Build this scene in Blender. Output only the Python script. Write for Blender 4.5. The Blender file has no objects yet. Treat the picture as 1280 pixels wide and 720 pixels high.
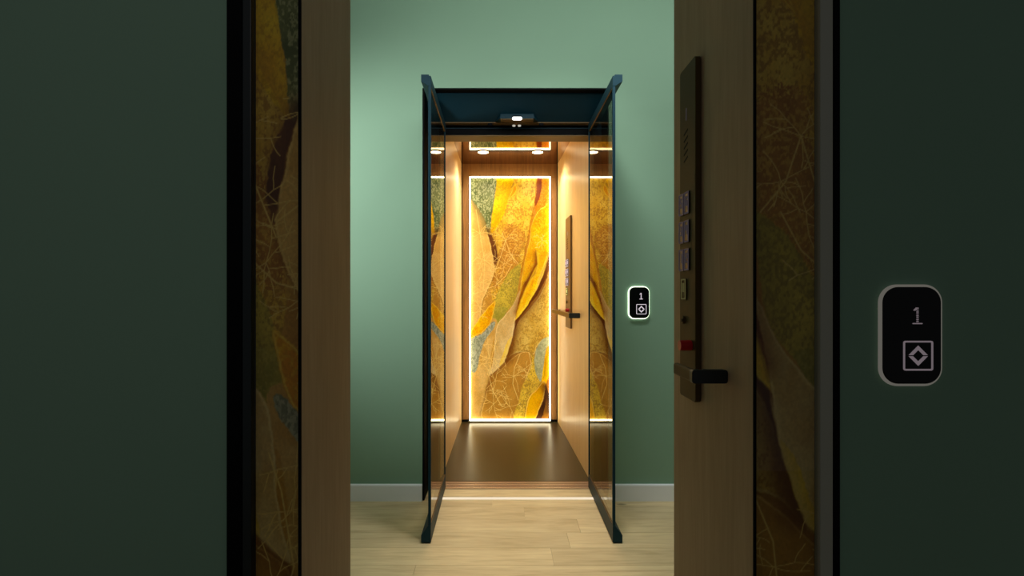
import bpy, bmesh, math, random
import numpy as np
from mathutils import Vector, Matrix
random.seed(7)
PI = math.pi
sc = bpy.context.scene
COL = sc.collection
F = 640.0                 # focal length in pixels of the 1280 wide frame
VX, VY = 628.0, 366.0     # vanishing point
CAMZ = 1.216

def X(px, d): return (px - VX) * d / F
def Z(py, d): return CAMZ + (VY - py) * d / F

# ------------------------------------------------------------------ materials
def lin(c):
    return tuple(((v/255.0)/12.92 if v/255.0 <= 0.04045 else ((v/255.0+0.055)/1.055)**2.4) for v in c)

def mat(name, rgb, rough=0.5, metal=0.0, spec=0.5, emit=None, estr=0.0, noise=0.0, nscale=8.0, bump=0.0, coat=0.0):
    m = bpy.data.materials.new(name); m.use_nodes = True
    nt = m.node_tree; b = nt.nodes['Principled BSDF']
    c = lin(rgb)
    b.inputs['Roughness'].default_value = rough
    b.inputs['Metallic'].default_value = metal
    b.inputs['Specular IOR Level'].default_value = spec
    b.inputs['Coat Weight'].default_value = coat
    if emit:
        b.inputs['Emission Color'].default_value = (*lin(emit), 1); b.inputs['Emission Strength'].default_value = estr
    tc = nt.nodes.new('ShaderNodeTexCoord'); nz = nt.nodes.new('ShaderNodeTexNoise')
    nz.inputs['Scale'].default_value = nscale; nz.inputs['Detail'].default_value = 6
    nt.links.new(tc.outputs['Object'], nz.inputs['Vector'])
    mp = nt.nodes.new('ShaderNodeMapRange')
    mp.inputs['To Min'].default_value = 1 - noise; mp.inputs['To Max'].default_value = 1 + noise
    nt.links.new(nz.outputs['Fac'], mp.inputs['Value'])
    mx = nt.nodes.new('ShaderNodeVectorMath'); mx.operation = 'SCALE'
    mx.inputs[0].default_value = c
    nt.links.new(mp.outputs['Result'], mx.inputs['Scale'])
    nt.links.new(mx.outputs['Vector'], b.inputs['Base Color'])
    if bump:
        bp = nt.nodes.new('ShaderNodeBump'); bp.inputs['Strength'].default_value = bump; bp.inputs['Distance'].default_value = 0.002
        nt.links.new(nz.outputs['Fac'], bp.inputs['Height']); nt.links.new(bp.outputs['Normal'], b.inputs['Normal'])
    return m

def wood(name, c1, c2, rough=0.4, stretch=(14, 14, 0.9), bump=0.08, spec=0.4):
    m = bpy.data.materials.new(name); m.use_nodes = True
    nt = m.node_tree; b = nt.nodes['Principled BSDF']
    tc = nt.nodes.new('ShaderNodeTexCoord'); mp = nt.nodes.new('ShaderNodeMapping')
    mp.inputs['Scale'].default_value = stretch
    nt.links.new(tc.outputs['Object'], mp.inputs['Vector'])
    n1 = nt.nodes.new('ShaderNodeTexNoise'); n1.inputs['Scale'].default_value = 1.2; n1.inputs['Detail'].default_value = 4; n1.inputs['Distortion'].default_value = 0.6
    n2 = nt.nodes.new('ShaderNodeTexNoise'); n2.inputs['Scale'].default_value = 9.0; n2.inputs['Detail'].default_value = 8
    nt.links.new(mp.outputs['Vector'], n1.inputs['Vector']); nt.links.new(mp.outputs['Vector'], n2.inputs['Vector'])
    mx = nt.nodes.new('ShaderNodeMath'); mx.operation = 'MULTIPLY_ADD'; mx.inputs[1].default_value = 0.55
    nt.links.new(n2.outputs['Fac'], mx.inputs[0])
    m2 = nt.nodes.new('ShaderNodeMath'); m2.operation = 'MULTIPLY'; m2.inputs[1].default_value = 0.45
    nt.links.new(n1.outputs['Fac'], m2.inputs[0]); nt.links.new(m2.outputs[0], mx.inputs[2])
    cr = nt.nodes.new('ShaderNodeValToRGB')
    cr.color_ramp.elements[0].position = 0.35; cr.color_ramp.elements[0].color = (*lin(c1), 1)
    cr.color_ramp.elements[1].position = 0.65; cr.color_ramp.elements[1].color = (*lin(c2), 1)
    nt.links.new(mx.outputs[0], cr.inputs['Fac']); nt.links.new(cr.outputs['Color'], b.inputs['Base Color'])
    b.inputs['Roughness'].default_value = rough; b.inputs['Specular IOR Level'].default_value = spec
    bp = nt.nodes.new('ShaderNodeBump'); bp.inputs['Strength'].default_value = bump; bp.inputs['Distance'].default_value = 0.001
    nt.links.new(n2.outputs['Fac'], bp.inputs['Height']); nt.links.new(bp.outputs['Normal'], b.inputs['Normal'])
    return m

def emitter(name, rgb, s):
    m = bpy.data.materials.new(name); m.use_nodes = True
    nt = m.node_tree; nt.nodes.clear()
    e = nt.nodes.new('ShaderNodeEmission'); e.inputs['Color'].default_value = (*lin(rgb), 1); e.inputs['Strength'].default_value = s
    o = nt.nodes.new('ShaderNodeOutputMaterial'); nt.links.new(e.outputs[0], o.inputs['Surface'])
    return m

def glass(name, tint, ior=1.5, boost=1.0):
    """thin tinted pane: Fresnel reflection on the face that is entered, tinted see-through otherwise"""
    m = bpy.data.materials.new(name); m.use_nodes = True
    nt = m.node_tree; nt.nodes.clear()
    t = nt.nodes.new('ShaderNodeBsdfTransparent'); t.inputs['Color'].default_value = (*tint, 1)
    g = nt.nodes.new('ShaderNodeBsdfGlossy'); g.inputs['Roughness'].default_value = 0.0; g.inputs['Color'].default_value = (boost, boost*0.97, boost*0.9, 1)
    fr = nt.nodes.new('ShaderNodeFresnel'); fr.inputs['IOR'].default_value = ior
    ge = nt.nodes.new('ShaderNodeNewGeometry')
    inv = nt.nodes.new('ShaderNodeMath'); inv.operation = 'SUBTRACT'; inv.inputs[0].default_value = 1.0
    nt.links.new(ge.outputs['Backfacing'], inv.inputs[1])
    mu = nt.nodes.new('ShaderNodeMath'); mu.operation = 'MULTIPLY'
    nt.links.new(fr.outputs[0], mu.inputs[0]); nt.links.new(inv.outputs[0], mu.inputs[1])
    mx = nt.nodes.new('ShaderNodeMixShader'); o = nt.nodes.new('ShaderNodeOutputMaterial')
    nt.links.new(mu.outputs[0], mx.inputs['Fac']); nt.links.new(t.outputs[0], mx.inputs[1]); nt.links.new(g.outputs[0], mx.inputs[2])
    nt.links.new(mx.outputs[0], o.inputs['Surface'])
    return m

M = {}
M['green'] = mat('sage_green_paint', (130, 165, 142), 0.75, spec=0.2, noise=0.03, nscale=3, bump=0.03)
M['white_paint'] = mat('white_ceiling_paint', (215, 218, 214), 0.8, spec=0.2, noise=0.02)
M['base'] = mat('light_grey_paint', (240, 246, 252), 0.35, noise=0.02)
M['navy'] = mat('dark_navy_metal', (16, 50, 62), 0.5, spec=0.14, noise=0.06, nscale=5)
M['black'] = mat('black_metal', (4, 6, 8), 0.65, spec=0.08, noise=0.1)
M['brown_metal'] = mat('bronze_lip_metal', (118, 98, 66), 0.5, metal=0.0, spec=0.2, noise=0.05)
M['bronze'] = mat('bronze_metal', (128, 98, 52), 0.42, metal=0.6, noise=0.06, nscale=14)
M['sill'] = mat('copper_sill_metal', (214, 190, 168), 0.32, metal=0.7, noise=0.06)
M['strip'] = emitter('threshold_glow', (255, 236, 205), 0.95)  # glow added to give the strip its bright line
M['wood'] = wood('light_oak_veneer', (222, 186, 126), (240, 210, 154), 0.33)
M['wood_back'] = wood('brown_oak_veneer', (104, 72, 38), (138, 98, 56), 0.4)
M['wood_near'] = wood('darkened_oak_reveal', (170, 144, 114), (184, 158, 128), 0.6, spec=0.15)  # oak darkened, dimness of the near reveals put into its colour
M['mirror'] = mat('bronze_mirror', (176, 148, 122), 0.04, metal=1.0, noise=0.02)
M['cabfloor'] = mat('dark_bronze_floor', (46, 38, 18), 0.3, metal=0.0, spec=0.45, noise=0.1, nscale=4)
M['led'] = emitter('warm_led', (255, 238, 192), 8.0)
M['lamp'] = emitter('downlight_glow', (255, 232, 190), 14.0)
M['white_led'] = emitter('white_led', (255, 255, 250), 2.2)
M['small_led'] = emitter('small_white_led', (210, 205, 190), 0.7)
M['halo'] = emitter('station_backlight', (246, 255, 226), 3.0)
M['halo_dim'] = emitter('station_backlight_dim', (255, 248, 232), 0.11)
M['mark'] = emitter('display_white', (235, 225, 232), 0.8)
M['mark_dim'] = emitter('display_dim', (235, 215, 225), 0.17)
M['btn'] = emitter('button_outline_glow', (255, 228, 235), 0.9)
M['btn_dim'] = emitter('button_outline_dim', (235, 215, 225), 0.05)
M['ybtn'] = emitter('yellow_button_glow', (255, 245, 150), 1.1)
M['ybtn_dim'] = emitter('yellow_button_dim', (215, 205, 130), 0.10)
M['gblack'] = mat('gloss_black_plastic', (5, 6, 8), 0.3, spec=0.3, noise=0.05)
M['red'] = mat('red_plastic', (190, 14, 24), 0.35, noise=0.05)
M['dark_cap'] = mat('dark_teal_cap', (14, 26, 28), 0.4, noise=0.05)
M['bronze_near'] = mat('darkened_bronze_metal', (84, 68, 34), 0.6, metal=0.2, spec=0.2, noise=0.08)  # bronze darkened in colour so the near fittings look dim
M['glass'] = glass('tinted_door_glass', (0.6, 0.62, 0.57), 1.58)
M['clear'] = glass('clear_pane', (0.92, 0.93, 0.9), 1.45)
M['tile_dark'] = mat('dark_plinth_paint', (30, 44, 44), 0.6, noise=0.05)

# ------------------------------------------------------------------ mesh helpers
def box(bm, x0, x1, y0, y1, z0, z1):
    v = [bm.verts.new((x, y, z)) for x in (x0, x1) for y in (y0, y1) for z in (z0, z1)]
    for f in ((0,1,3,2),(4,6,7,5),(0,4,5,1),(2,3,7,6),(0,2,6,4),(1,5,7,3)):
        bm.faces.new([v[i] for i in f])
def prism(bm, pts, axis, a0, a1):
    """extrude a 2-D outline along an axis; pts are the two other coordinates in x,y,z order"""
    def p(u, w, a):
        return {'x': (a, u, w), 'y': (u, a, w), 'z': (u, w, a)}[axis]
    A = [bm.verts.new(p(u, w, a0)) for u, w in pts]; B = [bm.verts.new(p(u, w, a1)) for u, w in pts]
    n = len(pts)
    bm.faces.new(A); bm.faces.new(B[::-1])
    for i in range(n):
        bm.faces.new((A[i], B[i], B[(i+1) % n], A[(i+1) % n]))
def rrect(x0, x1, z0, z1, r, n=8):
    pts = []
    for cx, cz, a in ((x1-r, z1-r, 0), (x0+r, z1-r, 90), (x0+r, z0+r, 180), (x1-r, z0+r, 270)):
        for k in range(n+1):
            t = math.radians(a + 90*k/n); pts.append((cx + r*math.cos(t), cz + r*math.sin(t)))
    return pts
def ring(bm, outer, inner, axis, a0, a1):
    def p(u, w, a):
        return {'x': (a, u, w), 'y': (u, a, w), 'z': (u, w, a)}[axis]
    n = len(outer); V = [[bm.verts.new(p(u, w, a)) for u, w in pts] for pts in (outer, inner) for a in (a0, a1)]
    for i in range(n):
        j = (i+1) % n
        bm.faces.new((V[0][i], V[0][j], V[1][j], V[1][i])); bm.faces.new((V[2][i], V[3][i], V[3][j], V[2][j]))
        bm.faces.new((V[0][i], V[2][i], V[2][j], V[0][j])); bm.faces.new((V[1][i], V[1][j], V[3][j], V[3][i]))
def cyl(bm, cx, cz, r, y0, y1, n=28):
    prism(bm, [(cx + r*math.cos(2*PI*k/n), cz + r*math.sin(2*PI*k/n)) for k in range(n)], 'y', y0, y1)
def NB(): return bmesh.new()
def obj(name, bm, m, parent=None, bevel=0.0, smooth=False):
    bmesh.ops.recalc_face_normals(bm, faces=bm.faces)
    me = bpy.data.meshes.new(name); bm.to_mesh(me); bm.free()
    if m: me.materials.append(m)
    o = bpy.data.objects.new(name, me); COL.objects.link(o)
    if parent: o.parent = parent
    if smooth:
        for p in me.polygons: p.use_smooth = True
    if bevel:
        b = o.modifiers.new('bevel', 'BEVEL'); b.width = bevel; b.segments = 2; b.limit_method = 'ANGLE'
    return o
def tag(o, label, cat, group=None):
    o['label'] = label; o['category'] = cat
    if group: o['group'] = group
    return o
def struct(o, label=None):
    o['kind'] = 'structure'
    if label: o['label'] = label
    return o
def thing(name, label, cat, loc=(0,0,0), rz=0, group=None):
    o = bpy.data.objects.new(name, None); COL.objects.link(o); o.empty_display_size = 0.1
    o.location = loc; o.rotation_euler = (0, 0, rz)
    return tag(o, label, cat, group)
def bx(name, m, dims, parent=None, bevel=0.0):
    bm = NB(); box(bm, *dims); return obj(name, bm, m, parent, bevel)

# ------------------------------------------------------------------ the painted art (leaves, gold leaf, fine veins)
def vnoise(x, y, seed):
    xi = np.floor(x).astype(np.int64); yi = np.floor(y).astype(np.int64); xf = x-xi; yf = y-yi
    def h(a, b):
        n = (a*374761393 + b*668265263 + seed*1442695041) & 0x7fffffff
        n = ((n ^ (n >> 13))*1274126177) & 0x7fffffff
        return ((n ^ (n >> 16)) & 0xffff)/65535.0
    u = xf*xf*(3-2*xf); v = yf*yf*(3-2*yf)
    return (h(xi, yi)*(1-u)+h(xi+1, yi)*u)*(1-v) + (h(xi, yi+1)*(1-u)+h(xi+1, yi+1)*u)*v
def fbm(x, y, seed, o=4):
    s = 0; a = 0.5; t = 0
    for k in range(o):
        s = s + a*vnoise(x*2**k, y*2**k, seed+k*17); t += a; a *= 0.55
    return s/t
def smooth_poly(P, n=5):
    out = []; N = len(P)
    for i in range(N):
        p0, p1, p2, p3 = (np.array(P[(i+k-1) % N], float) for k in range(4))
        for k in range(n):
            t = k/n
            out.append(0.5*((2*p1)+(-p0+p2)*t+(2*p0-5*p1+4*p2-p3)*t*t+(-p0+3*p1-3*p2+p3)*t**3))
    return np.array(out)
def sdist(x, y, P):
    """signed distance to polygon, positive inside"""
    d = np.full(x.shape, 1e9); ins = np.zeros(x.shape, bool); N = len(P)
    for i in range(N):
        ax, ay = P[i]; bx_, by = P[(i+1) % N]
        ex, ey = bx_-ax, by-ay; L = ex*ex+ey*ey + 1e-9
        t = np.clip(((x-ax)*ex+(y-ay)*ey)/L, 0, 1)
        d = np.minimum(d, (x-ax-t*ex)**2+(y-ay-t*ey)**2)
        c = ((ay > y) != (by > y)); xx = ax + (y-ay)*ex/(ey if abs(ey) > 1e-9 else 1e-9)
        ins ^= c & (x < xx)
    d = np.sqrt(d)
    return np.where(ins, d, -d)
# polygon, colour A, colour B (mottle), speckle colour, speckle amount, wobble, edge colour or None, edge dark on outside
REG = [
 ([(616,220),(672,220),(670,245),(668,262),(662,290),(656,320),(651,345),(640,360),(622,385),(614,370),(617,330),(614,300),(612,292),(616,262),(619,240)], (238,196,78),(222,172,52),(168,118,34),0.42,0.5,None,0),
 ([(628,286),(640,281),(652,288),(656,300),(651,314),(648,328),(636,341),(626,352),(616,364),(613,350),(619,330),(624,314),(628,300)], (176,116,38),(192,132,48),(236,190,80),0.40,4.2,None,0),
 ([(610,288),(614,292),(619,305),(622,320),(619,335),(616,325),(613,308)], (98,54,22),(150,100,34),None,0,0.6,None,0),
 ([(618,220),(641,220),(636,245),(632,262),(624,279),(613,293),(614,278),(616,260),(619,240)], (248,206,40),(240,184,28),(190,140,20),0.30,0.4,None,0),
 ([(644,230),(646.5,238),(640,246),(633,253),(638,242)], (206,128,26),(222,150,30),None,0,0.2,(250,214,70),0),
 ([(584,244),(589,249),(596,259),(603,270),(607,281),(611,296),(615,314),(618,328),(618,338),(615,350),(608,365),(602,380),(600,400),(592,420),(584,420)], (232,184,98),(218,168,80),None,0,0.3,(246,206,120),2.0),
 ([(586,220),(618,220),(619,243),(616,260),(614,274),(613,288),(611.5,294),(609,285),(604,271),(596,258),(588.5,248),(586,244)], (118,126,74),(90,100,52),(184,186,134),0.50,0.4,None,0),
 ([(674,220),(690,220),(690,258),(679,260),(671,268),(669,258),(674,242)], (204,112,18),(222,136,24),(240,196,90),0.25,0.4,None,0),
 ([(671.5,220),(677,220),(676,240),(670.5,257),(668.5,252),(671,238)], (118,44,8),(150,62,10),None,0,0.4,None,0),
 ([(671,266),(679,259),(690,255),(690,305),(683,325),(677,340),(672,354),(666,369),(657,385),(649,396),(644,402),(646,384),(650,362),(653,340),(656,324),(662,300),(664,282)], (240,180,26),(226,146,20),(252,220,70),0.30,0.3,(252,222,90),0),
 ([(670,312),(673,322),(671,340),(663,352),(655,366),(649,382),(645,398),(644.5,388),(648,370),(653,356),(661,344),(667,330)], (134,74,14),(206,140,26),None,0,0.3,(250,210,70),0),
 ([(655,384),(660,370),(668,352),(672,356),(668,368),(658,384),(650,395),(648,393)], (255,216,30),(240,190,30),(190,120,20),0.3,0.3,None,0),
 ([(690,312),(690,338),(682,350),(672,368),(660,384),(648,401),(643,414),(640,428),(635,426),(642,404),(650,395),(661,380),(673,360),(679,344),(684,324)], (104,54,16),(146,88,28),None,0,0.3,None,0),
 ([(690,332),(690,424),(678,426),(671,433),(667,443),(652,440),(641,443),(632,452),(634,442),(640,424),(647,404),(662,386),(674,370),(682,354)], (226,190,90),(206,162,62),(160,112,36),0.34,0.4,(244,216,130),2.5),
 ([(641,336),(650,330),(650,345),(647,362),(645,376),(637,385),(629,397),(621,406),(613,403),(616,388),(619,374),(626,358),(634,344)], (214,186,66),(190,166,58),(150,126,44),0.42,0.4,None,0),
 ([(618,386),(632,384),(634,390),(622,404),(615,402)], (150,140,44),(170,152,52),(200,180,80),0.35,1.0,None,0),
 ([(586,440),(600,436),(612,400),(622,404),(614,440),(613,468),(607,495),(603,524),(586,524)], (224,180,98),(206,156,72),None,0,0.6,None,0),
 ([(650,362),(647,382),(643,404),(639,428),(628,455),(613,469),(616,452),(618,436),(619,418),(622,405),(632,393),(641,381)], (222,190,118),(206,164,88),None,0,0.2,(244,214,140),0),
 ([(640,420),(637,436),(628,456),(624,457),(629,442),(634,428)], (250,202,24),(236,180,20),None,0,0.3,None,0),
 ([(586,424),(597,420),(606,414),(613,405),(619,402),(617,411),(607,424),(601,440),(595,464),(588,462),(586,445)], (154,158,124),(178,176,142),(118,122,92),0.45,0.4,None,0),
 ([(588,423),(590,412),(597,401),(605,390),(613,381),(619,377),(617,392),(613,404),(606,413),(597,419)], (244,184,26),(228,150,20),(255,226,60),0.2,0.2,(252,214,90),0),
 ([(629,459),(640,448),(650,441),(660,440),(665,447),(663,462),(656,478),(651,497),(646,524),(603,524),(607,497),(612,474),(620,465)], (196,142,56),(180,126,46),None,0,0.2,(240,200,110),3.0),
 ([(664,441),(669,450),(671,464),(677,478),(668,489),(660,500),(657,524),(642,524),(648,502),(653,482),(660,468),(664,455)], (230,190,66),(214,172,58),(150,112,40),0.42,1.0,None,0),
 ([(690,420),(680,423),(672,432),(668,446),(668,459),(671,470),(676,477),(679,462),(681,445),(684,434),(690,430)], (146,146,100),(164,162,114),(192,190,140),0.40,0.4,None,0),
 ([(690,430),(683.5,440),(679.5,460),(677,476),(681,482),(690,466)], (250,200,14),(238,170,14),None,0,0.2,None,0),
 ([(690,464),(683,478),(681,484),(684,492),(690,500)], (190,130,40),(160,100,30),None,0,0.4,None,0),
 ([(680,477),(684,492),(690,502),(690,526),(666,526),(675,510),(680,496)], (64,32,12),(96,54,18),None,0,0.4,None,0),
 ([(676,526),(681,510),(683,496),(687,508),(684,526)], (172,112,34),(120,70,22),None,0,0.3,None,0),
 ([(680,476),(671,486),(663,494),(659,504),(656,526),(667,526),(674,512),(679,498),(682,486)], (236,170,26),(220,148,26),(250,200,60),0.15,0.2,(252,216,110),0),
]
REG = [(smooth_poly(p),)+tuple(r) for p, *r in REG]
# veins
rv = random.Random(21)
VE = []
def branch(x, y, a, L, depth):
    px, py = x, y; n = 4
    for k in range(n):
        a += rv.uniform(-0.28, 0.28)
        nx, ny = px + math.cos(a)*L/n, py + math.sin(a)*L/n
        VE.append((px, py, nx, ny, 0.36 if depth > 1 else 0.26)); px, py = nx, ny
        if depth > 0 and k < 3 and rv.random() < 0.55:
            branch(px, py, a + rv.choice((-1, 1))*rv.uniform(0.5, 1.1), L*0.5, depth-1)
for cx, cy, L in ((600,292,16),(602,326,18),(597,352,18),(606,363,16),(640,318,16),(630,330,20),(622,350,16),(600,385,14),
                  (610,430,20),(612,448,18),(604,455,14),(626,490,18),(637,508,22),(619,476,16),(643,470,18),(655,462,14),(617,505,16),(632,300,14),(678,300,10)):
    for k in range(5):
        branch(cx, cy, 2*PI*k/5 + rv.uniform(-0.5, 0.5), L*rv.uniform(0.6, 1.25), 1)
for pts in ([(627,508),(616,488),(611,470),(616,440),(621,425)], [(650,443),(643,460),(641,480),(648,500)], [(661,440),(664,455),(658,470)], [(595,262),(600,292),(606,328),(604,362)],
            [(588,330),(596,322),(606,325),(618,334)], [(604,362),(618,358),(632,345),(640,330)], [(632,300),(638,318),(648,330)], [(632,300),(626,320),(618,340)]):
    for (a, b), (c, d) in zip(pts, pts[1:]): VE.append((a, b, c, d, 0.42))

# painted folds and led edge glow: polyline, colour, width, side (+1 right of the line going down), strength
FOLD_GLOW = [([(608,284),(613,300),(617,318),(618,332)], (96,50,16), 5.0, 1, 0.85),
        ([(686,314),(679,345),(672,362),(660,382),(645,401),(640,426),(630,456)], (88,42,10), 7.0, 1, 0.8),
        ([(687,314),(679,343),(671,361),(659,381),(645,400)], (255,226,90), 2.5, -1, 0.6),
        ([(670,312),(672,330),(662,350),(652,372),(645,396)], (120,60,10), 4.5, -1, 0.8),
        ([(670,312),(672,330),(662,350),(652,372),(645,396)], (255,216,60), 3.5, 1, 0.6),
        ([(644,402),(639,427),(629,455),(613,469)], (238,208,140), 7.0, -1, 0.7),
        ([(640,426),(632,452),(613,470),(607,492)], (120,66,18), 5.0, 1, 0.6),
        ([(671,222),(669,250),(663,280),(655,322),(650,345)], (160,88,14), 3.0, 1, 0.6),
        ([(681,478),(686,492),(688,520)], (36,16,6), 7.0, -1, 0.8),
        ([(688,430),(682,450),(679,475)], (120,90,20), 3.0, 1, 0.5),
        ([(589,222),(589,248),(603,270),(612,294)], (52,60,30), 6.0, -1, 0.5),
        ([(587,250),(590,300),(590,380)], (248,224,150), 9.0, -1, 0.55),  # cream led glow painted along the left edge
        ([(588,430),(589,480),(589,524)], (250,226,150), 11.0, -1, 0.6),  # same led glow painted lower down
        ([(590,414),(602,396),(618,378)], (150,96,30), 4.0, 1, 0.4),
        ([(640,224),(636,245),(630,262),(613,293)], (200,140,30), 4.0, -1, 0.5)]
def art_color(px, py):
    x0 = px + 1.6*(fbm(px/7, py/7, 3)-0.5); y0 = py + 1.6*(fbm(px/7, py/7, 9)-0.5)
    n1 = fbm(px/9.0, py/16.0, 5, 4); n1 = np.clip((n1-0.32)/0.36, 0, 1)
    sp = fbm(px/1.15, py/1.5, 31, 3)
    patchy = np.clip((fbm(px/11, py/11, 77, 3)-0.3)/0.4, 0, 1)
    C = np.zeros(px.shape+(3,)); C[...] = (212, 160, 70)
    C += (np.array((196, 138, 50)) - np.array((212, 160, 70)))*n1[..., None]
    for P, ca, cb, cs, amt, wob, edge, shade in REG:
        x1, y1, x2, y2 = P[:, 0].min()-8, P[:, 1].min()-8, P[:, 0].max()+8, P[:, 1].max()+8
        s = (px >= x1) & (px <= x2) & (py >= y1) & (py <= y2)
        if not s.any(): continue
        wx = x0[s] + wob*3*(sp[s]-0.5); wy = y0[s] + wob*3*(fbm(px[s]/1.3, py[s]/1.3, 55, 3)-0.5)
        d = sdist(wx, wy, P)
        a = np.clip(d/0.7+0.5, 0, 1)[:, None]
        c = np.array(ca, float) + (np.array(cb, float)-np.array(ca, float))*n1[s][:, None]
        if cs:
            k = np.clip((sp[s]-0.5)*7 + (patchy[s]-0.5)*1.3, 0, 1)[:, None]*amt*1.6
            c = c + (np.array(cs, float)-c)*np.clip(k, 0, 0.9)
        if edge:
            e = np.exp(-((d-0.6)/0.55)**2)[:, None]*0.75
            c = c + (np.array(edge, float)-c)*e
        base = C[s]
        if shade:   # dark brown line painted beside the leaf edge
            q = (np.clip(1+d/shade, 0, 1)*(d < 0))[:, None]*0.35
            base = base*(1-q) + np.array((110, 66, 22))*q
        C[s] = base*(1-a) + c*a
    for pl, fc, fw, side, st in FOLD_GLOW:
        pl = np.array(pl, float)
        s = (px > pl[:, 0].min()-3*fw) & (px < pl[:, 0].max()+3*fw) & (py > pl[:, 1].min()-4) & (py < pl[:, 1].max()+4)
        if not s.any(): continue
        x = x0[s]; y = y0[s]; bd = np.full(x.shape, 1e9); bs = np.zeros(x.shape); be = np.ones(x.shape)
        for (ax, ay), (bx_, by) in zip(pl, pl[1:]):
            ex, ey = bx_-ax, by-ay; L = ex*ex+ey*ey
            t = np.clip(((x-ax)*ex+(y-ay)*ey)/L, 0, 1); d = np.sqrt((x-ax-t*ex)**2+(y-ay-t*ey)**2)
            cr = (x-ax)*ey - (y-ay)*ex
            m_ = d < bd; bd = np.where(m_, d, bd); bs = np.where(m_, np.sign(cr), bs)
        # going down the picture, positive cross is to the right
        tt = np.clip(np.minimum(y-pl[0, 1], pl[-1, 1]-y)/8.0+0.3, 0, 1)
        q = np.where(bs*side > 0, np.exp(-(bd/fw)**1.3), np.exp(-(bd/0.6)**2))*st*tt
        C[s] = C[s]*(1-q[:, None]) + np.array(fc, float)*q[:, None]
    vein = np.zeros(px.shape)
    for ax, ay, bx_, by, w in VE:
        s = (px >= min(ax, bx_)-1.5) & (px <= max(ax, bx_)+1.5) & (py >= min(ay, by)-1.5) & (py <= max(ay, by)+1.5)
        if not s.any(): continue
        x = px[s]; y = py[s]; ex, ey = bx_-ax, by-ay; L = ex*ex+ey*ey+1e-9
        t = np.clip(((x-ax)*ex+(y-ay)*ey)/L, 0, 1); d = np.sqrt((x-ax-t*ex)**2+(y-ay-t*ey)**2)
        vein[s] = np.maximum(vein[s], np.clip(1.25-d/w, 0, 1)*0.92)
    green = (C[..., 1] > C[..., 0]*0.9)
    vein = np.where(green, 0, vein)
    C = C + (np.array((250, 214, 120))-C)*vein[..., None]
    g = (fbm(px/0.7, py/0.9, 91, 2)-0.5)[..., None]
    C = np.clip(C*(1+0.16*g), 0, 255)/255.0
    return np.where(C <= 0.04045, C/12.92, ((C+0.055)/1.055)**2.4)

def art_sheet(name, m, x0, x1, z0, z1, y, fn, nx, nz, parent):
    """grid sheet in the x-z plane facing -y; a very low relief follows the paint"""
    xs = np.linspace(x0, x1, nx); zs = np.linspace(z0, z1, nz)
    gx, gz = np.meshgrid(xs, zs)
    ax, ay = fn(gx, gz)
    col = art_color(ax, ay)
    lum = col.mean(axis=-1)
    co = np.stack([gx, np.full(gx.shape, y) - 0.0006*lum, gz], -1).reshape(-1, 3)
    idx = np.arange(nx*nz).reshape(nz, nx)
    q = np.stack([idx[:-1, :-1], idx[:-1, 1:], idx[1:, 1:], idx[1:, :-1]], -1).reshape(-1, 4)
    me = bpy.data.meshes.new(name)
    me.vertices.add(len(co)); me.vertices.foreach_set('co', co.ravel())
    me.loops.add(q.size); me.loops.foreach_set('vertex_index', q.ravel().astype(np.int32))
    me.polygons.add(len(q)); me.polygons.foreach_set('loop_start', np.arange(0, q.size, 4, dtype=np.int32))
    me.update(calc_edges=True); me.validate()
    at = me.color_attributes.new('art', 'FLOAT_COLOR', 'POINT')
    rgba = np.ones((len(co), 4), np.float32); rgba[:, :3] = col.reshape(-1, 3)
    at.data.foreach_set('color', rgba.ravel())
    me.materials.append(m)
    o = bpy.data.objects.new(name, me); COL.objects.link(o); o.parent = parent
    return o
def art_mat(name, emis, dark=1.0, rough=0.35, sat=1.0, diff=1.0):
    m = bpy.data.materials.new(name); m.use_nodes = True; nt = m.node_tree; b = nt.nodes['Principled BSDF']
    a = nt.nodes.new('ShaderNodeVertexColor'); a.layer_name = 'art'
    hs = nt.nodes.new('ShaderNodeHueSaturation'); hs.inputs['Saturation'].default_value = sat; hs.inputs['Value'].default_value = dark
    nt.links.new(a.outputs['Color'], hs.inputs['Color'])
    sc2 = nt.nodes.new('ShaderNodeVectorMath'); sc2.operation = 'SCALE'; sc2.inputs['Scale'].default_value = diff
    nt.links.new(hs.outputs['Color'], sc2.inputs[0]); nt.links.new(sc2.outputs['Vector'], b.inputs['Base Color'])
    b.inputs['Roughness'].default_value = rough; b.inputs['Specular IOR Level'].default_value = 0.3
    if emis:
        nt.links.new(hs.outputs['Color'], b.inputs['Emission Color']); b.inputs['Emission Strength'].default_value = emis
    return m
M['art'] = art_mat('backlit_gold_print', 0.6, sat=1.02, diff=0.55)
M['art_near'] = art_mat('art_reflection_print', 0.0, dark=0.95, rough=0.5, sat=1.0)  # near print, reflected art put into its colours

# ------------------------------------------------------------------ room
WD = 3.0                                  # main wall distance
OX0, OX1 = X(528, WD), X(761, WD)         # opening in the wall
OZ1 = Z(110, WD)                          # its top
RH = 3.15                                 # room height
RX0, RX1 = -2.3, 2.4
# back wall with the opening, one mesh
bm = NB()
box(bm, RX0, OX0, WD, WD+0.19, 0, RH); box(bm, OX1, RX1, WD, WD+0.19, 0, RH); box(bm, OX0, OX1, WD, WD+0.19, OZ1, RH)
struct(obj('wall_back', bm, M['green']))
struct(bx('wall_left', M['green'], (RX0-0.12, RX0, 0.99, WD+0.19, 0, RH)))
struct(bx('wall_right', M['green'], (RX1, RX1+0.12, 0.99, WD+0.19, 0, RH)))
struct(bx('ceiling', M['white_paint'], (RX0-0.12, RX1+0.12, 0.95, WD+0.19, RH, RH+0.1)))
bm = NB(); box(bm, RX0-0.12, RX1+0.12, 5.0, 5.1, 0, RH); struct(obj('wall_shaft', bm, M['white_paint']))
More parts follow.
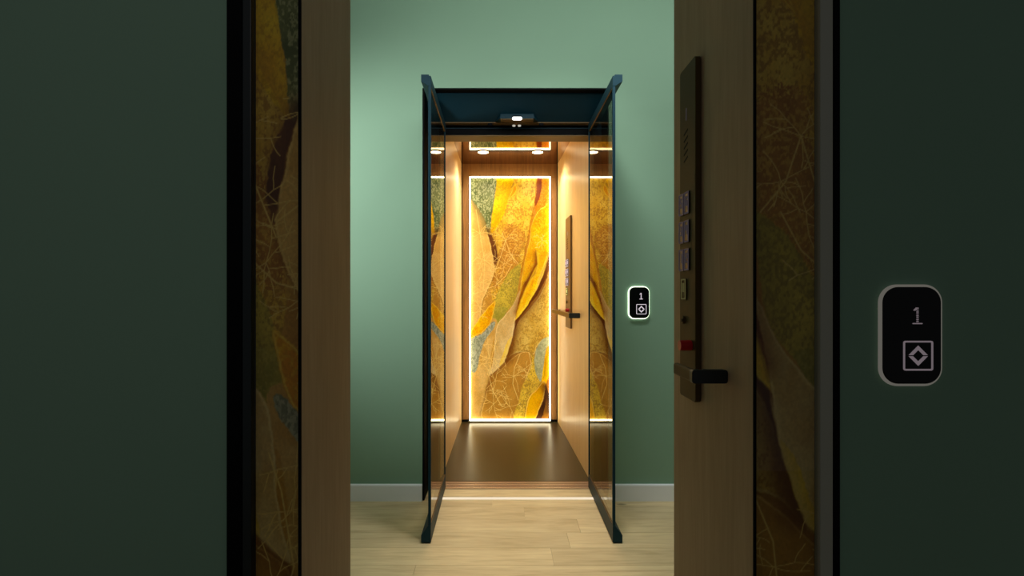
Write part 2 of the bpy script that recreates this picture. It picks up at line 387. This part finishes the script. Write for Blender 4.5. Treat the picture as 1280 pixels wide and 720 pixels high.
# skirting boards
def baseboard(name, x0, x1):
    bm = NB(); t = 0.016; h = Z(606, WD-0.016)
    prism(bm, [(WD, 0), (WD-t, 0), (WD-t, h-0.006), (WD-t+0.004, h), (WD, h)], 'x', x0, x1)
    struct(obj(name, bm, M['base']))
baseboard('baseboard_left', RX0, OX0-0.0)
baseboard('baseboard_right', OX1-0.0, RX1)

# plank floor : individual boards in one mesh, colour per board
def floor():
    Y0, Y1, W = -1.6, WD+0.17, 0.155
    X0, X1 = -2.4, 2.5
    joints = {1: [X(657, 2.675)], 0: [X(729, 2.52)], -1: [X(716, 2.36)], 2: [X(615, 2.83)]}
    bm = NB(); lay = bm.loops.layers.float_color.new('plank')
    r = random.Random(5); g = 0.0011
    k0 = int(math.floor((Y0-2.595)/W)); k1 = int(math.ceil((Y1-2.595)/W))
    for k in range(k0, k1+1):
        ya, yb = 2.595+k*W, 2.595+(k+1)*W
        if ya >= Y1: continue
        yb = min(yb, Y1); ya = max(ya, Y0)
        if k-0 in joints: j = joints[k][0]
        else: j = r.uniform(-1.2, 1.2)
        xs = sorted([X0] + [j + q*1.55 for q in range(-3, 4) if X0 < j+q*1.55 < X1] + [X1])
        for a, b in zip(xs, xs[1:]):
            v = r.uniform(0, 1); w = r.uniform(0, 1)
            n0 = len(bm.faces)
            box(bm, a+g/2, b-g/2, ya+g/2, yb-g/2, -0.018, 0.0)
            bm.faces.ensure_lookup_table()
            for f in list(bm.faces)[n0:]:
                for l in f.loops: l[lay] = (v, w, 0, 1)
    box(bm, X0, X1, Y0, Y1, -0.06, -0.004)
    m = bpy.data.materials.new('oak_plank_floor'); m.use_nodes = True; nt = m.node_tree; b = nt.nodes['Principled BSDF']
    vc = nt.nodes.new('ShaderNodeVertexColor'); vc.layer_name = 'plank'
    sep = nt.nodes.new('ShaderNodeSeparateColor'); nt.links.new(vc.outputs['Color'], sep.inputs['Color'])
    tc = nt.nodes.new('ShaderNodeTexCoord'); mp = nt.nodes.new('ShaderNodeMapping'); mp.inputs['Scale'].default_value = (1.0, 9.0, 1.0)
    nt.links.new(tc.outputs['Object'], mp.inputs['Vector'])
    off = nt.nodes.new('ShaderNodeVectorMath'); off.operation = 'SCALE'; off.inputs['Scale'].default_value = 13.0
    nt.links.new(vc.outputs['Color'], off.inputs[0])
    add = nt.nodes.new('ShaderNodeVectorMath'); add.operation = 'ADD'
    nt.links.new(mp.outputs['Vector'], add.inputs[0]); nt.links.new(off.outputs['Vector'], add.inputs[1])
    n1 = nt.nodes.new('ShaderNodeTexNoise'); n1.inputs['Scale'].default_value = 1.6; n1.inputs['Detail'].default_value = 6; n1.inputs['Distortion'].default_value = 1.4
    n2 = nt.nodes.new('ShaderNodeTexNoise'); n2.inputs['Scale'].default_value = 9; n2.inputs['Detail'].default_value = 8
    for n in (n1, n2): nt.links.new(add.outputs['Vector'], n.inputs['Vector'])
    cr = nt.nodes.new('ShaderNodeValToRGB')
    cr.color_ramp.elements[0].position = 0.3; cr.color_ramp.elements[0].color = (*lin((186, 164, 120)), 1)
    cr.color_ramp.elements[1].position = 0.66; cr.color_ramp.elements[1].color = (*lin((226, 206, 160)), 1)
    e = cr.color_ramp.elements.new(0.48); e.color = (*lin((212, 190, 146)), 1)
    mm = nt.nodes.new('ShaderNodeMix'); mm.data_type = 'FLOAT'; mm.inputs['Factor'].default_value = 0.35
    nt.links.new(n1.outputs['Fac'], mm.inputs['A']); nt.links.new(n2.outputs['Fac'], mm.inputs['B'])
    nt.links.new(mm.outputs['Result'], cr.inputs['Fac'])
    # knots
    vk = nt.nodes.new('ShaderNodeTexVoronoi'); vk.inputs['Scale'].default_value = 1.35
    mk = nt.nodes.new('ShaderNodeMapping'); mk.inputs['Scale'].default_value = (1.0, 2.3, 1.0); mk.inputs['Location'].default_value = (0.31, 0.12, 0)
    nt.links.new(tc.outputs['Object'], mk.inputs['Vector']); nt.links.new(mk.outputs['Vector'], vk.inputs['Vector'])
    kr = nt.nodes.new('ShaderNodeMapRange'); kr.inputs['From Min'].default_value = 0.018; kr.inputs['From Max'].default_value = 0.05
    kr.inputs['To Min'].default_value = 0.45; kr.inputs['To Max'].default_value = 1.0
    nt.links.new(vk.outputs['Distance'], kr.inputs['Value'])
    vr = nt.nodes.new('ShaderNodeMapRange'); vr.inputs['To Min'].default_value = 0.88; vr.inputs['To Max'].default_value = 1.06
    nt.links.new(sep.outputs['Red'], vr.inputs['Value'])
    mu = nt.nodes.new('ShaderNodeMath'); mu.operation = 'MULTIPLY'; nt.links.new(kr.outputs['Result'], mu.inputs[0]); nt.links.new(vr.outputs['Result'], mu.inputs[1])
    sc_ = nt.nodes.new('ShaderNodeVectorMath'); sc_.operation = 'SCALE'
    nt.links.new(cr.outputs['Color'], sc_.inputs[0]); nt.links.new(mu.outputs[0], sc_.inputs['Scale'])
    nt.links.new(sc_.outputs['Vector'], b.inputs['Base Color'])
    b.inputs['Roughness'].default_value = 0.33; b.inputs['Specular IOR Level'].default_value = 0.4
    struct(obj('floor', bm, m))
floor()

# ------------------------------------------------------------------ lift entrance frame
D2 = 3.2
fr = thing('lift_door_frame', 'dark navy metal frame with deep header around the lift opening', 'door frame', (X(644.5, WD), WD, 0))
ox = fr.location.x
def fbx(name, m, x0, x1, y0, y1, z0, z1, parent=fr, bevel=0.001):
    return bx(name, m, (x0-ox, x1-ox, y0-WD, y1-WD, z0, z1), parent, bevel)
CX0, CX1 = X(551, 3.3), X(738, 3.3)
e_ = 0.002
fbx('jamb', M['navy'], OX0+e_, CX0-0.003, WD+0.196, 3.29, 0, OZ1-e_)
fbx('jamb', M['navy'], CX1+0.003, OX1-e_, WD+0.196, 3.29, 0, OZ1-e_)
fbx('jamb_lining', M['black'], OX0+e_, OX0+0.012, WD-0.004, WD+0.195, 0, OZ1-e_)
fbx('jamb_lining', M['black'], OX1-0.006, OX1-e_, WD+0.02, WD+0.195, 0, OZ1-e_)
fbx('head_lining', M['black'], OX0+0.012, OX1-0.006, WD-0.004, WD+0.195, OZ1-0.012, OZ1-e_)
HZ = Z(152.5, D2)
bm = NB(); prism(bm, [(D2-0.003-WD, HZ), (D2+0.02-WD, HZ), (D2+0.02-WD, OZ1-0.0125), (0.045, OZ1-0.0125), (0.045, OZ1-0.02)], 'x', OX0+0.013-ox, OX1-0.007-ox)
obj('header_panel', bm, M['navy'], fr)
fbx('header_lip', M['brown_metal'], CX0-0.003, CX1+0.003, D2, 3.245, HZ-0.006, HZ-0.0005)
LZ = Z(170, 3.27)
fbx('lintel', M['black'], CX0-0.003, CX1+0.003, 3.25, 3.29, LZ, OZ1-0.012)
fbx('lintel_groove', M['navy'], CX0-0.003, CX1+0.003, 3.2465, 3.2495, Z(161, 3.25), Z(160, 3.25), bevel=0)
fbx('lintel_lip', M['brown_metal'], CX0+0.002, CX1-0.002, 3.2505, 3.375, LZ-0.006, LZ-0.0005)

# door operator housing on the header
op = thing('door_operator', 'small dark wedge-shaped housing with white lamp under the lift header', 'door operator', (X(646, D2), D2, HZ))
bm = NB()
w0, w1, w2 = 0.136, 0.105, 0.085
# bottom trapezoid wide at the header, narrow in front, roof slopes back up to the header
bz = 0.0
pts = [(-w0, -0.004, bz), (w0, -0.004, bz), (w1, -0.066, bz), (-w1, -0.066, bz)]
top = [(-w2-0.02, -0.004, 0.05), (w2+0.02, -0.004, 0.05), (w1-0.004, -0.062, 0.03), (-w1+0.004, -0.062, 0.03)]
vb = [bm.verts.new(p) for p in pts]; vt = [bm.verts.new(p) for p in top]
bm.faces.new(vb[::-1]); bm.faces.new(vt)
for i in range(4): bm.faces.new((vb[i], vb[(i+1) % 4], vt[(i+1) % 4], vt[i]))
obj('housing', bm, M['navy'], op, 0.002)
bx('base_plate', M['brown_metal'], (-w1+0.004, w1-0.004, -0.062, -0.006, -0.004, -0.0005), op)
bm = NB(); prism(bm, rrect(-0.030, 0.030, -0.012, 0.007, 0.0094), 'y', -0.076, -0.067); obj('lamp', bm, M['white_led'], op, smooth=False)
bx('lamp_hood', M['black'], (-0.030, 0.030, -0.077, -0.0665, 0.0085, 0.013), op)
for s in (-0.018, 0.016):
    bm = NB(); prism(bm, rrect(s-0.010, s+0.010, -0.031, -0.019, 0.0055), 'y', -0.008, -0.0035)
    obj('indicator_light', bm, M['small_led'], op)
for s in (-0.166, 0.152):
    bx('sensor', M['black'], (s-0.014, s+0.014, -0.012, -0.0045, -0.026, -0.010), op, 0.003)

# glowing strip and grooved sill at the threshold
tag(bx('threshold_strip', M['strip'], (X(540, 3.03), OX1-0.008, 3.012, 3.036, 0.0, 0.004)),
    'thin glowing strip across the floor in front of the lift', 'strip')
bm = NB()
s0, s1 = 3.172, 3.288
prof = [(s0, 0.0), (s0, 0.006)]
n = 4; w = (s1-s0)/n
for k in range(n):
    a = s0 + k*w
    prof += [(a+w*0.45, 0.006), (a+w*0.5, -0.012), (a+w*0.96, -0.012), (a+w, 0.006)]
prof = prof[:-1] + [(s1, 0.006), (s1, -0.05), (s0, -0.05)]
prism(bm, prof, 'x', CX0-0.003, CX1+0.003)
tag(obj('lift_sill', bm, M['sill']), 'grooved copper coloured metal sill between oak floor and dark cabin floor', 'sill')

# ------------------------------------------------------------------ lift cabin
D3, D4 = 3.295, 4.826
BX0, BX1 = X(577, D4), X(697, D4)
CZ = Z(205, D4)
cab = thing('lift_cabin', 'oak lined lift cabin with bronze mirror ceiling and dark floor', 'lift cabin', (0.08, 3.3, 0))
ox, oy = 0.08, 3.3
def quadslab(name, m, P, z0, z1, parent, off=(0, 0)):
    bm = NB(); prism(bm, [(x-off[0], y-off[1]) for x, y in P], 'z', z0, z1); return obj(name, bm, m, parent)
O = (ox, oy); T = 0.03
quadslab('side_panel', M['wood'], [(CX0, D3), (BX0, D4), (BX0-T, D4), (CX0-T, D3)], 0.002, CZ, cab, O)
quadslab('side_panel', M['wood'], [(CX1, D3), (BX1, D4), (BX1+T, D4), (CX1+T, D3)], 0.002, CZ, cab, O)
quadslab('back_panel', M['wood_back'], [(BX0-T, D4), (BX1+T, D4), (BX1+T, D4+T), (BX0-T, D4+T)], 0.0, CZ, cab, O)
quadslab('ceiling_panel', M['mirror'], [(CX0-T, D3), (CX1+T, D3), (BX1+T, D4+T), (BX0-T, D4+T)], CZ, CZ+0.02, cab, O)
quadslab('cabin_floor', M['cabfloor'], [(CX0-T, D3-0.006), (CX1+T, D3-0.006), (BX1+T, D4+T), (BX0-T, D4+T)], -0.03, 0.002, cab, O)
# dark corner trims at the back edges and thin joint lines
for xx in (BX0+0.004, BX1-0.004):
    bx('corner_trim', M['black'], (xx-0.004-ox, xx+0.004-ox, D4-0.010-oy, D4-0.0005-oy, 0.003, CZ-0.001), cab)
bx('back_skirting', M['black'], (BX0+0.009-ox, BX1-0.009-ox, D4-0.010-oy, D4-0.0005-oy, 0.003, 0.022), cab)

# backlit art on the back wall
AX0, AX1 = X(587, D4-0.03), X(688, D4-0.03)
AZ0, AZ1 = Z(525.5, D4-0.03), Z(221, D4-0.03)
AD = D4-0.03
cxa = (AX0+AX1)/2
ap = thing('backlit_art_panel', 'tall glowing gold and green leaf artwork with white led border in the cabin', 'art panel', (cxa, D4, AZ0))
aw = (AX1-AX0)/2; ah = AZ1-AZ0; lw = 0.0100
bx('backing', M['black'], (-aw-0.003, aw+0.003, -0.016, -0.001, -0.003, ah+0.003), ap)
def amap(gx, gz):
    # sheet coordinates -> picture coordinates of the artwork
    return VX + (gx+cxa)*F/(D4-0.018), VY - (gz+AZ0-CAMZ)*F/(D4-0.018)
art_sheet('art_print', M['art'], -aw+lw*0.6, aw-lw*0.6, lw*0.6, ah-lw*0.6, -0.018, amap, 250, 760, ap)
for nm, d in (('l', (-aw, -aw+lw, -0.05, -0.0165, 0, ah)), ('r', (aw-lw, aw, -0.05, -0.0165, 0, ah)),
              ('b', (-aw+lw, aw-lw, -0.05, -0.0165, 0, lw)), ('t', (-aw+lw, aw-lw, -0.05, -0.0165, ah-lw, ah))):
    bx('led_strip', M['led'], d, ap)

# downlights
for i, (px, side) in enumerate(((604, 'left'), (672, 'right'))):
    d = 4.41; x = X(px, d)
    t = thing('downlight', f'{side} of the two round warm downlights in the mirror ceiling', 'downlight', (x, d, CZ), 0, 'downlights in the cabin ceiling')
    bm = NB(); o_ = [(0.052*math.cos(2*PI*k/32), 0.052*math.sin(2*PI*k/32)) for k in range(32)]; i_ = [(a*0.88, b*0.88) for a, b in o_]
    ring(bm, o_, i_, 'z', -0.006, -0.0005); obj('bezel', bm, M['brown_metal'], t)
    bm = NB(); prism(bm, [(a*0.995, b*0.995) for a, b in i_], 'z', -0.004, -0.0008); obj('lens', bm, M['lamp'], t)
    l = bpy.data.lights.new('downlight_beam', 'SPOT'); l.energy = 23; l.color = (1.0, 0.88, 0.68); l.spot_size = math.radians(150); l.spot_blend = 0.6; l.shadow_soft_size = 0.06
    lo = bpy.data.objects.new('downlight_beam', l); COL.objects.link(lo); lo.location = (x, d, CZ-0.03)

# ------------------------------------------------------------------ control panel, handle, call station (used twice)
def segs_digit(bm, ch, x0, z0, w, h, t, y0, y1):
    S = {'6': 'afgedc', '5': 'afgcd', '4': 'fgbc', '3': 'abgcd', '2': 'abged', '1': 'bc', '0': 'abcdef'}[ch]
    R = {'a': (0, w, h-t, h), 'd': (0, w, 0, t), 'g': (0, w, h/2-t/2, h/2+t/2), 'f': (0, t, h/2, h), 'e': (0, t, 0, h/2), 'b': (w-t, w, h/2, h), 'c': (w-t, w, 0, h/2)}
    for s in S:
        a, b, c, d = R[s]; box(bm, x0+a, x0+b, y0, y1, z0+c, z0+d)

def control_panel(label, loc, rz, sx, sz, btn, ybtn):
    """local x to the viewer's right on the wall, -y out of the wall, z up; the origin is camera height at the left edge"""
    t = thing('control_panel', label, 'control panel', loc, rz)
    th = 0.014
    bm = NB(); prism(bm, rrect(0, 0.104*sx, -0.256*sz, 0.553*sz, 0.008), 'y', -th, -0.001)
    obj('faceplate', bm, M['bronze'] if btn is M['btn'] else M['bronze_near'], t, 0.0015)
    f = -th
    bm = NB()
    for k in range(5):
        z = (0.392-0.0165*k)*sz
        prism(bm, [(0.030*sx, z-0.006*sz), (0.056*sx, z+0.002*sz), (0.056*sx, z+0.006*sz), (0.030*sx, z-0.002*sz)], 'y', f-0.0008, f-0.0002)
    obj('speaker_slots', bm, M['black'], t)
    bx('level_mark', M['small_led' if btn is M['btn'] else 'btn_dim'], (0.044*sx, 0.048*sx, f-0.0008, f-0.0002, 0.42*sz, 0.45*sz), t)
    rows = [(0.191, 0.2455), (0.122, 0.1765), (0.0536, 0.108)]
    digs = [('5', '6'), ('3', '4'), ('1', '2')]
    for r, (z0, z1) in enumerate(rows):
        for c, (x0, x1) in enumerate(((0.002, 0.034), (0.038, 0.070))):
            b = button(t, x0*sx, x1*sx, z0*sz, z1*sz, f, digs[r][c], btn)
    button(t, 0.018*sx, 0.050*sx, -0.017*sz, 0.035*sz, f, '0', ybtn)
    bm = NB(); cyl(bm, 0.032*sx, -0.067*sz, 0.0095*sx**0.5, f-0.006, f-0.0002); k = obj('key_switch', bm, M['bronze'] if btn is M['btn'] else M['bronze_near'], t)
    bx('key_slot', M['black'], (0.030*sx, 0.040*sx, f-0.0072, f-0.0062, -0.071*sz, -0.064*sz), k)
    bm = NB()
    cyl(bm, 0.077*sx, -0.125*sz, 0.0125*sz**0.5, f-0.028, f-0.0002); k = obj('emergency_button', bm, M['red'], t, 0.001)
    return t
def button(t, x0, x1, z0, z1, f, ch, m):
    r = 0.003
    bm = NB(); prism(bm, rrect(x0, x1, z0, z1, r, 3), 'y', f-0.003, f-0.0002)
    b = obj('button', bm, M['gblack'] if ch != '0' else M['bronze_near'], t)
    e = 0.004
    bm = NB(); ring(bm, rrect(x0+0.001, x1-0.001, z0+0.001, z1-0.001, r, 3), rrect(x0+e+0.001, x1-e-0.001, z0+e, z1-e, 0.001, 3), 'y', f-0.0040, f-0.0031)
    obj('outline', bm, m, b)
    w = x1-x0; h = z1-z0
    bm = NB(); segs_digit(bm, ch, x0+w*0.34, z0+h*0.36, w*0.34, h*0.42, w*0.1, f-0.0040, f-0.0031)
    obj('digit', bm, m, b)
    return b

def grab_handle(label, loc, rz, L, out, h, cap):
    """bar runs along local x from 0 to L, standing out from the wall; the near end carries a dark cap"""
    t = thing('grab_handle', label, 'grab handle', loc, rz)
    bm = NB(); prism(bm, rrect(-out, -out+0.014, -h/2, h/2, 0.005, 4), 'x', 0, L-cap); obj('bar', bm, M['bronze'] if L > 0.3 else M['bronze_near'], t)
    bm = NB(); prism(bm, rrect(-out-0.001, -0.0001, -h/2-0.001, h/2+0.001, 0.006, 4), 'x', L-cap, L); obj('end_bracket', bm, M['dark_cap'], t)
    if L > 0.3: bx('end_bracket', M['dark_cap'], (0.0, cap, -out+0.014, -0.002, -h/2+0.006, h/2-0.006), t)
    return t

def call_station(label, loc, w, h, halo, mark, thick):
    t = thing('call_station', label, 'call station', loc, 0, None)
    r = w*0.27; y1 = -0.0075; y0 = -0.0075-thick
    bm = NB(); prism(bm, rrect(-w/2, w/2, -h/2, h/2, r, 10), 'y', y0, y1); obj('body', bm, M['gblack'], t, 0.004)
    g = 0.0045
    bm = NB(); prism(bm, rrect(-w/2-g, w/2+g, -h/2-g, h/2+g, r+g, 10), 'y', -0.007, -0.004); obj('backlight', bm, halo, t)
    bm = NB(); prism(bm, rrect(-w/2+0.012, w/2-0.012, -h/2+0.012, h/2-0.012, r*0.8, 6), 'y', -0.0076, -0.0005); obj('mount', bm, M['black'], t)
    f0, f1 = y0-0.0012, y0-0.0002
    bm = NB()
    u = w*0.0165
    cx, cz = w*0.075, h*0.212
    cells = [(-2,6),(-1,7),(-3,5),(-2,5)] + [(i, k) for i in (0, 1) for k in range(-9, 9)] + [(k, -9) for k in (-4,-3,-2,-1,2,3,4,5)] + [(-1, 6)]
    if thick < 0.01:      # near one: dot matrix
        for i, j in cells:
            if j % 2 == 0 and i in (0, 1): continue
            q = u*0.62
            prism(bm, [(cx+i*u+q*math.cos(a), cz+j*u+q*math.sin(a)) for a in (PI/4*k for k in range(8))], 'y', f0, f1)
    else:
        a, b, c = -0.7*u, 1.7*u, 9.5*u
        box(bm, cx+a, cx+b, f0, f1, cz-8*u, cz+c)
        box(bm, cx-4.5*u, cx+5.5*u, f0, f1, cz-10*u, cz-8.05*u)
        prism(bm, [(cx+a-0.02*u, cz+c), (cx+a-0.02*u, cz+c-3*u), (cx-4*u, cz+4*u), (cx-4*u, cz+6.2*u)], 'y', f0, f1)
    obj('digit', bm, mark, t)
    # square with the two chevrons
    s = w*0.255; cx, cz = w*0.095, -h*0.208
    bm = NB(); b_ = s*0.11
    ring(bm, rrect(cx-s, cx+s, cz-s, cz+s, s*0.14, 4), rrect(cx-s+b_, cx+s-b_, cz-s+b_, cz+s-b_, s*0.06, 4), 'y', f0, f1)
    d = s*0.64; k_ = s*0.24; gz = s*0.035
    for sg in (1, -1):
        P = [(cx-d, cz+sg*gz), (cx, cz+sg*(d+gz)), (cx+d, cz+sg*gz), (cx+d-k_*1.2, cz+sg*gz), (cx, cz+sg*(d+gz-k_*1.2)), (cx-d+k_*1.2, cz+sg*gz)]
        # split into two quads to stay convex
        prism(bm, [P[0], P[1], P[4], P[5]], 'y', f0, f1); prism(bm, [P[1], P[2], P[3], P[4]], 'y', f0, f1)
    obj('symbol', bm, mark, t)
    return t

def wall_right_d(px, a=0.6683, b=0.0307): return a/((px-VX)/F + b)
dl = wall_right_d(709.2); xw = 0.6683-0.0307*dl
tilt = math.atan(0.0307)
rzr = -PI/2 + tilt
cpt = control_panel('narrow bronze lift button panel with red knob on the cabin side wall', (xw-0.001, dl, CAMZ), rzr, 2.25, 1.1, M['btn'], M['ybtn'])
dh0 = 4.66; xh = 0.6683-0.0307*dh0
grab_handle('long bronze grab rail with dark end inside the lift cabin', (xh, dh0, Z(394.6, 3.66)), rzr, dh0-3.666, 0.078, 0.036, 0.02)
call_station('lit black call button with white glow on the green wall right of the lift', (X(798, WD), WD, Z(378.3, WD)), X(810.5, WD-0.02)-X(785.8, WD-0.02), (397.8-358.6)*(WD-0.034)/F, M['halo'], M['mark'], 0.016)

# ------------------------------------------------------------------ glass swing doors
def door_leaf(side, label, hx, hy, fx, fy):
    L = math.hypot(fx-hx, fy-hy)
    ang = math.atan2(fy-hy, fx-hx)         # local x runs from hinge to free edge
    t = thing('glass_lift_door', label, 'door leaf', (hx, hy, 0), ang)
    s = side                                # +1: outside is local -y for the right... see below
    # outward direction in local y: for the left leaf outside is -x in the world
    ow = 1 if s == 'right' else -1          # world x sign of outside
    # local y axis in world = (-sin, cos)
    sy = 1 if (-math.sin(ang))*ow > 0 else -1
    def Y(v): return sy*v                   # v positive = outward
    def b(name, m, x0, x1, v0, v1, z0, z1, bev=0.001, par=None):
        y0, y1 = sorted((Y(v0), Y(v1))); return bx(name, m, (x0, x1, y0, y1, z0, z1), par or t, bev)
    zb, zt = 0.006, CAMZ+1.058
    b('stile', M['navy'], L-0.016, L, 0.0, 0.013, zb+0.08, zt-0.055)
    b('stile', M['navy'], 0.0, 0.012, 0.0, 0.010, zb+0.08, zt-0.055)
    for nm, zi, zo, ze in (('bottom_rail', zb+0.08, zb+0.034, zb), ('top_rail', zt-0.055, zt-0.034, zt)):
        bm = NB()
        P = [(Y(0), ze), (Y(0.047), ze), (Y(0.047), zo), (Y(0.013), zi), (Y(0), zi)]
        if nm == 'top_rail': P = [(Y(0), ze-0.006), (Y(0.010), ze-0.006), (Y(0.010), ze), (Y(0.047), ze), (Y(0.047), zo), (Y(0.013), zi), (Y(0), zi)]
        prism(bm, P, 'x', 0.0, L+0.001); obj(nm, bm, M['navy'], t, 0.0006)
    b('glazing_bead', M['bronze'], 0.014, L-0.018, 0.0012, 0.0030, zt-0.059, zt-0.0562, 0)
    b('glazing_bead', M['bronze'], 0.014, L-0.018, 0.0012, 0.0030, zb+0.0812, zb+0.084, 0)
    b('glass', M['glass'], 0.0125, L-0.0165, 0.004, 0.010, zb+0.085, zt-0.0595, 0)
    return t
door_leaf('left', 'open left glass door leaf of the lift in dark navy frame', X(557, 3.19), 3.19, -0.347, 2.482)
door_leaf('right', 'open right glass door leaf of the lift in dark navy frame', X(735.4, 3.19), 3.19, 0.535, 2.482)

# ------------------------------------------------------------------ made-up near walls, dim enlarged repeats of the lift sides (about 0.95 m from the camera)
DN = 0.947
nf = 0.045
# left: green wall, dark post, gold pane with printed reflection, oak reveal
struct(bx('wall_front_left', M['green'], (RX0-0.12, X(284, DN), DN, DN+nf, 0, RH)))
struct(bx('wall_front_right', M['green'], (X(1049, DN), RX1+0.12, DN, DN+nf, 0, RH)))
def post(n, x0, x1, xs, ms):
    bm = NB(); box(bm, x0+0.0005, x1-0.0005, DN-0.004, DN+nf, 0, RH)
    struct(obj(f'trim_{n}', bm, ms, None, 0.0015))
post(1, X(284, DN), X(304, DN), 0, M['black'])
post(2, X(304, DN), X(315.5, DN), 0, M['dark_cap'])
post(3, X(1040, DN), X(1049, DN), 0, M['black'])
post(4, X(1023.5, DN), X(1040, DN), 0, mat('grey_green_strip', (176, 176, 160), 0.5, noise=0.04))
def sidelight(label, p0, p1, fn):
    x0, x1 = X(p0, DN), X(p1, DN); c = (x0+x1)/2; w = (x1-x0)/2-0.0008
    za, zb_ = 0.46, 1.865
    t = thing('art_reflection_pane', label, 'art panel', (c, DN, 0))
    bx('plinth', M['tile_dark'], (-w, w, 0, nf, 0, za-0.002), t)
    bx('head_panel', M['tile_dark'], (-w, w, 0, nf, zb_+0.002, RH-0.001), t)
    art_sheet('art_print', M['art_near'], -w+0.0, w, za, zb_, 0.012, lambda gx, gz: fn((gx+c), gz), 110, 700, t)
    bx('backing', M['black'], (-w, w, 0.014, nf, za, zb_), t)
    bx('glass', M['clear'], (-w, w, 0.003, 0.008, za, zb_), t)
K = 3.168
def to_src(x, z):
    px = VX + x*F/(DN+0.012); py = VY - (z-CAMZ)*F/(DN+0.012)
    return 640+(px-640)/K, 360+(py-360)/K
def fl(x, z):
    a, b = to_src(x, z); return 1165-a, b  # mirrored lookup repeats the art's reflection in the door glass
def frr(x, z):
    a, b = to_src(x, z); return 1386-a, b
sidelight('dim narrow gold leaf art pane beside the left oak reveal', 315.5, 373, fl)
sidelight('dim narrow gold leaf art pane between right oak reveal and grey strip', 945, 1023.5, frr)
# thin dark edge strips next to the oak
post(5, X(373, DN), X(377.3, DN), 0, M['black'])
post(6, X(941, DN), X(945, DN), 0, M['black'])
# oak reveals receding to the main room
xr0 = X(377.3, DN); dr0 = xr0*F/(438-VX)
xr1 = X(941, DN); dr1 = xr1*F/(842.5-VX)
def reveal(name, x, out, d1):
    bm = NB(); x2 = x+out*0.05
    prism(bm, [(x, DN), (x, d1), (x2, d1), (x2, DN+nf+0.001), (x+out*0.0045, DN+nf+0.001), (x+out*0.0045, DN)], 'z', 0, RH)
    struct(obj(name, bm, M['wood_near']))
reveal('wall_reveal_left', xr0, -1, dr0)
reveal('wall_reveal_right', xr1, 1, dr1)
control_panel('added dim near copy of the bronze lift button panel with red knob on the right oak reveal', (xr1-0.0005, xr1*F/(857-VX), CAMZ), -PI/2, 1.0, 1.0, M['btn_dim'], M['ybtn_dim'])
dhn = xr1*F/(910-VX)
grab_handle('added short copy of the bronze grab handle with dark end on the near right oak reveal', (xr1, dhn+0.115, Z(471, dhn)), -PI/2, 0.115, 0.073, 0.026, 0.014)
call_station('added dark near copy of the call button with dim halo on the front green wall', (X(1134.5, DN), DN, Z(418.7, DN)), X(1176, DN-0.012)-X(1103, DN-0.012), (480-358.5)*(DN-0.012)/F, M['halo_dim'], M['mark_dim'], 0.0035)

# ------------------------------------------------------------------ lights
def area(name, loc, tgt, sx, sy, e, col=(1, 1, 1)):
    l = bpy.data.lights.new(name, 'AREA'); l.shape = 'RECTANGLE'; l.size = sx; l.size_y = sy; l.energy = e; l.color = col
    o = bpy.data.objects.new(name, l); COL.objects.link(o); o.location = loc
    o.rotation_euler = (Vector(tgt)-Vector(loc)).to_track_quat('-Z', 'Y').to_euler()
    return o
def spot(name, loc, tgt, e, deg, blend, size, col=(1, 1, 1)):
    l = bpy.data.lights.new(name, 'SPOT'); l.energy = e; l.color = col; l.spot_size = math.radians(deg); l.spot_blend = blend; l.shadow_soft_size = size
    o = bpy.data.objects.new(name, l); COL.objects.link(o); o.location = loc
    o.rotation_euler = (Vector(tgt)-Vector(loc)).to_track_quat('-Z', 'Y').to_euler()
area('room_wall_washer', (0.5, 1.9, 2.75), (0.35, 3.0, 2.3), 2.6, 0.4, 15, (1.0, 0.99, 0.95))
spot('room_left_spot', (-1.8, 1.65, 2.1), (-0.80, 3.0, 1.66), 150, 76, 1.0, 0.15, (1.0, 0.99, 0.95))
spot('floor_fill_spot', (0.08, 2.45, 3.0), (0.08, 2.6, 0.0), 74, 34, 1.0, 0.12, (1.0, 0.9, 0.76))  # added unseen spot, warms the middle of the floor
spot('room_low_fill', (0.3, 2.0, 3.05), (0.3, 3.1, 0.0), 98, 86, 1.0, 0.15, (1.0, 0.99, 0.94))  # added unseen spot, brightens the lower wall and floor sides
spot('near_wall_fill', (-0.2, -0.9, 2.4), (-0.75, 0.95, 1.75), 8.0, 80, 1.0, 0.2, (1.0, 0.90, 0.86))  # added lamp behind the camera, brightens the left near wall
w = bpy.data.worlds.new('world'); sc.world = w; w.use_nodes = True
bg = w.node_tree.nodes['Background']; bg.inputs['Color'].default_value = (0.95, 0.98, 1.0, 1); bg.inputs['Strength'].default_value = 0.062

# ------------------------------------------------------------------ camera
cam = bpy.data.cameras.new('camera'); co = bpy.data.objects.new('camera', cam); COL.objects.link(co)
cam.sensor_width = 36; cam.lens = 36*F/1280
cam.shift_x = (640-VX)/1280; cam.shift_y = (VY-360)/1280
cam.clip_start = 0.01
co.location = (0, 0, CAMZ); co.rotation_euler = (PI/2, 0, 0)
sc.camera = co
sc.view_settings.view_transform = 'Standard'; sc.view_settings.look = 'None'
sc.view_settings.gamma = 1.0; sc.view_settings.use_curve_mapping = False; sc.view_settings.exposure = 0.0
sc.cycles.max_bounces = 14; sc.cycles.glossy_bounces = 8; sc.cycles.transparent_max_bounces = 16
sc.cycles.use_denoising = True
